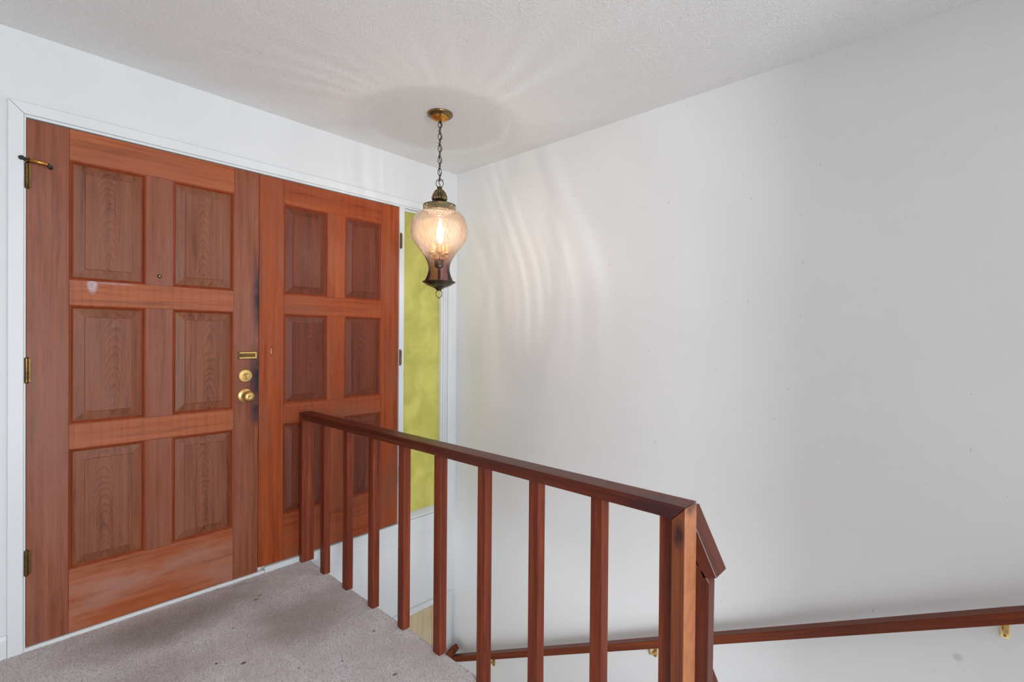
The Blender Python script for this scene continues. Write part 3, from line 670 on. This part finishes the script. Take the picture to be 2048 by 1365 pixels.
# glass
S = 0.000402; zy = lambda y: 1.891-(y-165)*S
gp = [(0.0795, zy(140)), (0.0805, zy(155)), (0.094, zy(170)), (0.1135, zy(200)), (0.1265, zy(232)), (0.136, zy(275)), (0.1425, zy(330)), (0.1455, zy(400)), (0.1435, zy(480)), (0.1330, zy(550)), (0.1134, zy(620)), (0.0885, zy(700)), (0.0685, zy(780)), (0.0576, zy(850)), (0.0547, zy(905)), (0.0568, zy(955)), (0.0630, zy(1005)), (0.0713, zy(1050)), (0.0765, zy(1075))]
def spl(ps, n):
    out = []
    for i in range(len(ps)-1):
        p0, p1, p2, p3 = ps[max(i-1, 0)], ps[i], ps[i+1], ps[min(i+2, len(ps)-1)]
        for k in range(n):
            u = k/n; out.append(tuple(0.5*(2*p1[j]+(p2[j]-p0[j])*u+(2*p0[j]-5*p1[j]+4*p2[j]-p3[j])*u*u+(3*p1[j]-p0[j]-3*p2[j]+p3[j])*u**3) for j in (0, 1)))
    out.append(ps[-1]); return out
prof = spl(gp, 5); NS = 480; NR = 40; zt_, zb_ = prof[0][1], prof[-1][1]
def ribv(a, z): 
    u = a+1.15*(zt_-z)/(zt_-zb_)
    w = 0.5+0.5*math.cos(NR*u+1.3*math.sin(5*u)+0.9*math.sin(11*u+1))
    return 1-(w**2)*(0.62+0.38*math.sin(3*u+0.7)*math.sin(7*u))
bm = bmesh.new(); lr = bm.verts.layers.float.new('rib'); ll = bm.verts.layers.float.new('low'); rings = []
for (r, z) in prof:
    ring = []
    for i in range(NS):
        a = 2*PI*i/NS; rv = ribv(a, z); rr = r*(1+0.008*(rv-0.5))
        vt = bm.verts.new((LX+rr*math.cos(a), LY+rr*math.sin(a), z)); vt[lr] = rv
        u = min(max((1.76-z)/(1.76-1.58), 0.0), 1.0); vt[ll] = u*u*(3-2*u)
        ring.append(vt)
    rings.append(ring)
for R0, R1 in zip(rings, rings[1:]):
    for i in range(NS): bm.faces.new((R0[i], R1[i], R1[(i+1) % NS], R0[(i+1) % NS]))
gs_ = obj('glass_shade', bm, M_SHADE, lamp, smooth=True); gs_['label'] = 'vase-shaped shade of swirled pink-amber glass'
# base plate, finial
zb = prof[-1][1]
bm = bmesh.new(); lathe(bm, [(0.0, zb+0.002), (0.078, zb+0.002), (0.0855, zb+0.0005), (0.0865, zb-0.002), (0.082, zb-0.0055), (0.070, zb-0.013), (0.064, zb-0.016), (0.063, zb-0.0185), (0.050, zb-0.0235), (0.034, zb-0.029), (0.020, zb-0.036), (0.0125, zb-0.044), (0.0105, zb-0.047), (0.0, zb-0.047)], 64, C2)
bp_ = obj('base_plate', bm, M_ANTD, lamp); smooth_angle(bp_, 40)
zf = zb-0.047
for s in (-1, 1):
    bm = bmesh.new(); tube(bm, [across(s*u, zf+z) for u, z in ((0.003, 0.002), (0.010, -0.001), (0.0155, -0.007), (0.0165, -0.014), (0.0125, -0.021), (0.0135, -0.026), (0.009, -0.030), (0.004, -0.0365), (0.0, -0.040))], 0.0021, 8)
    fi = obj('finial_scroll', bm, M_ANT, lamp, smooth=True)
    bm = bmesh.new(); bmesh.ops.create_uvsphere(bm, u_segments=8, v_segments=6, radius=0.003, matrix=Matrix.Translation(across(s*0.0155, zf-0.0255))); obj('finial_bead', bm, M_ANT, fi, smooth=True)
# candle cluster
bm = bmesh.new(); lathe(bm, [(0.0, 1.640), (0.020, 1.640), (0.024, 1.634), (0.023, 1.606), (0.016, 1.598), (0.006, 1.596), (0.0055, zb+0.002)], 28, C2); o = obj('candle_cup', bm, M_CHAIN, lamp); smooth_angle(o, 40)
NB = 5; lit = 3
for i in range(NB):
    a = 2*PI*i/NB+0.35; ca, sa = math.cos(a), math.sin(a); R = 0.043
    P = lambda r, z: (LX+r*ca, LY+r*sa, z)
    bm = bmesh.new(); tube(bm, [P(0.014, 1.632), P(0.024, 1.645), P(0.036, 1.648), P(0.043, 1.656), P(0.043, 1.668)], 0.0035, 8); arm = obj('candle_arm', bm, M_GOLD, lamp, smooth=True)
    cc_ = (LX+R*ca, LY+R*sa)
    bm = bmesh.new(); lathe(bm, [(0.004, 1.662), (0.013, 1.668), (0.016, 1.675), (0.0145, 1.678), (0.0105, 1.680), (0.0105, 1.718), (0.0, 1.718)], 20, cc_); o = obj('candle_sleeve', bm, M_GOLD, arm); smooth_angle(o, 40)
    prof_b = spl([(0.0085, 1.718), (0.0105, 1.728), (0.0155, 1.745), (0.0170, 1.762), (0.0150, 1.785), (0.0105, 1.808), (0.0055, 1.828), (0.0022, 1.842), (0.0, 1.848)], 3)
    bm = bmesh.new(); lathe(bm, prof_b, 24, cc_); o = obj('flame_bulb', bm, M_GLOW if i == lit else M_BULB, lamp, smooth=True)
    o['label'] = 'lit flame-shaped bulb' if i == lit else 'clear flame-shaped bulb'
    if i == lit:
        bm = bmesh.new(); tube(bm, [(cc_[0], cc_[1], z) for z in (1.759, 1.761, 1.772, 1.783, 1.785)], [0.001, 0.003, 0.003, 0.003, 0.001], 10); obj('filament', bm, M_FIL, o, smooth=True)
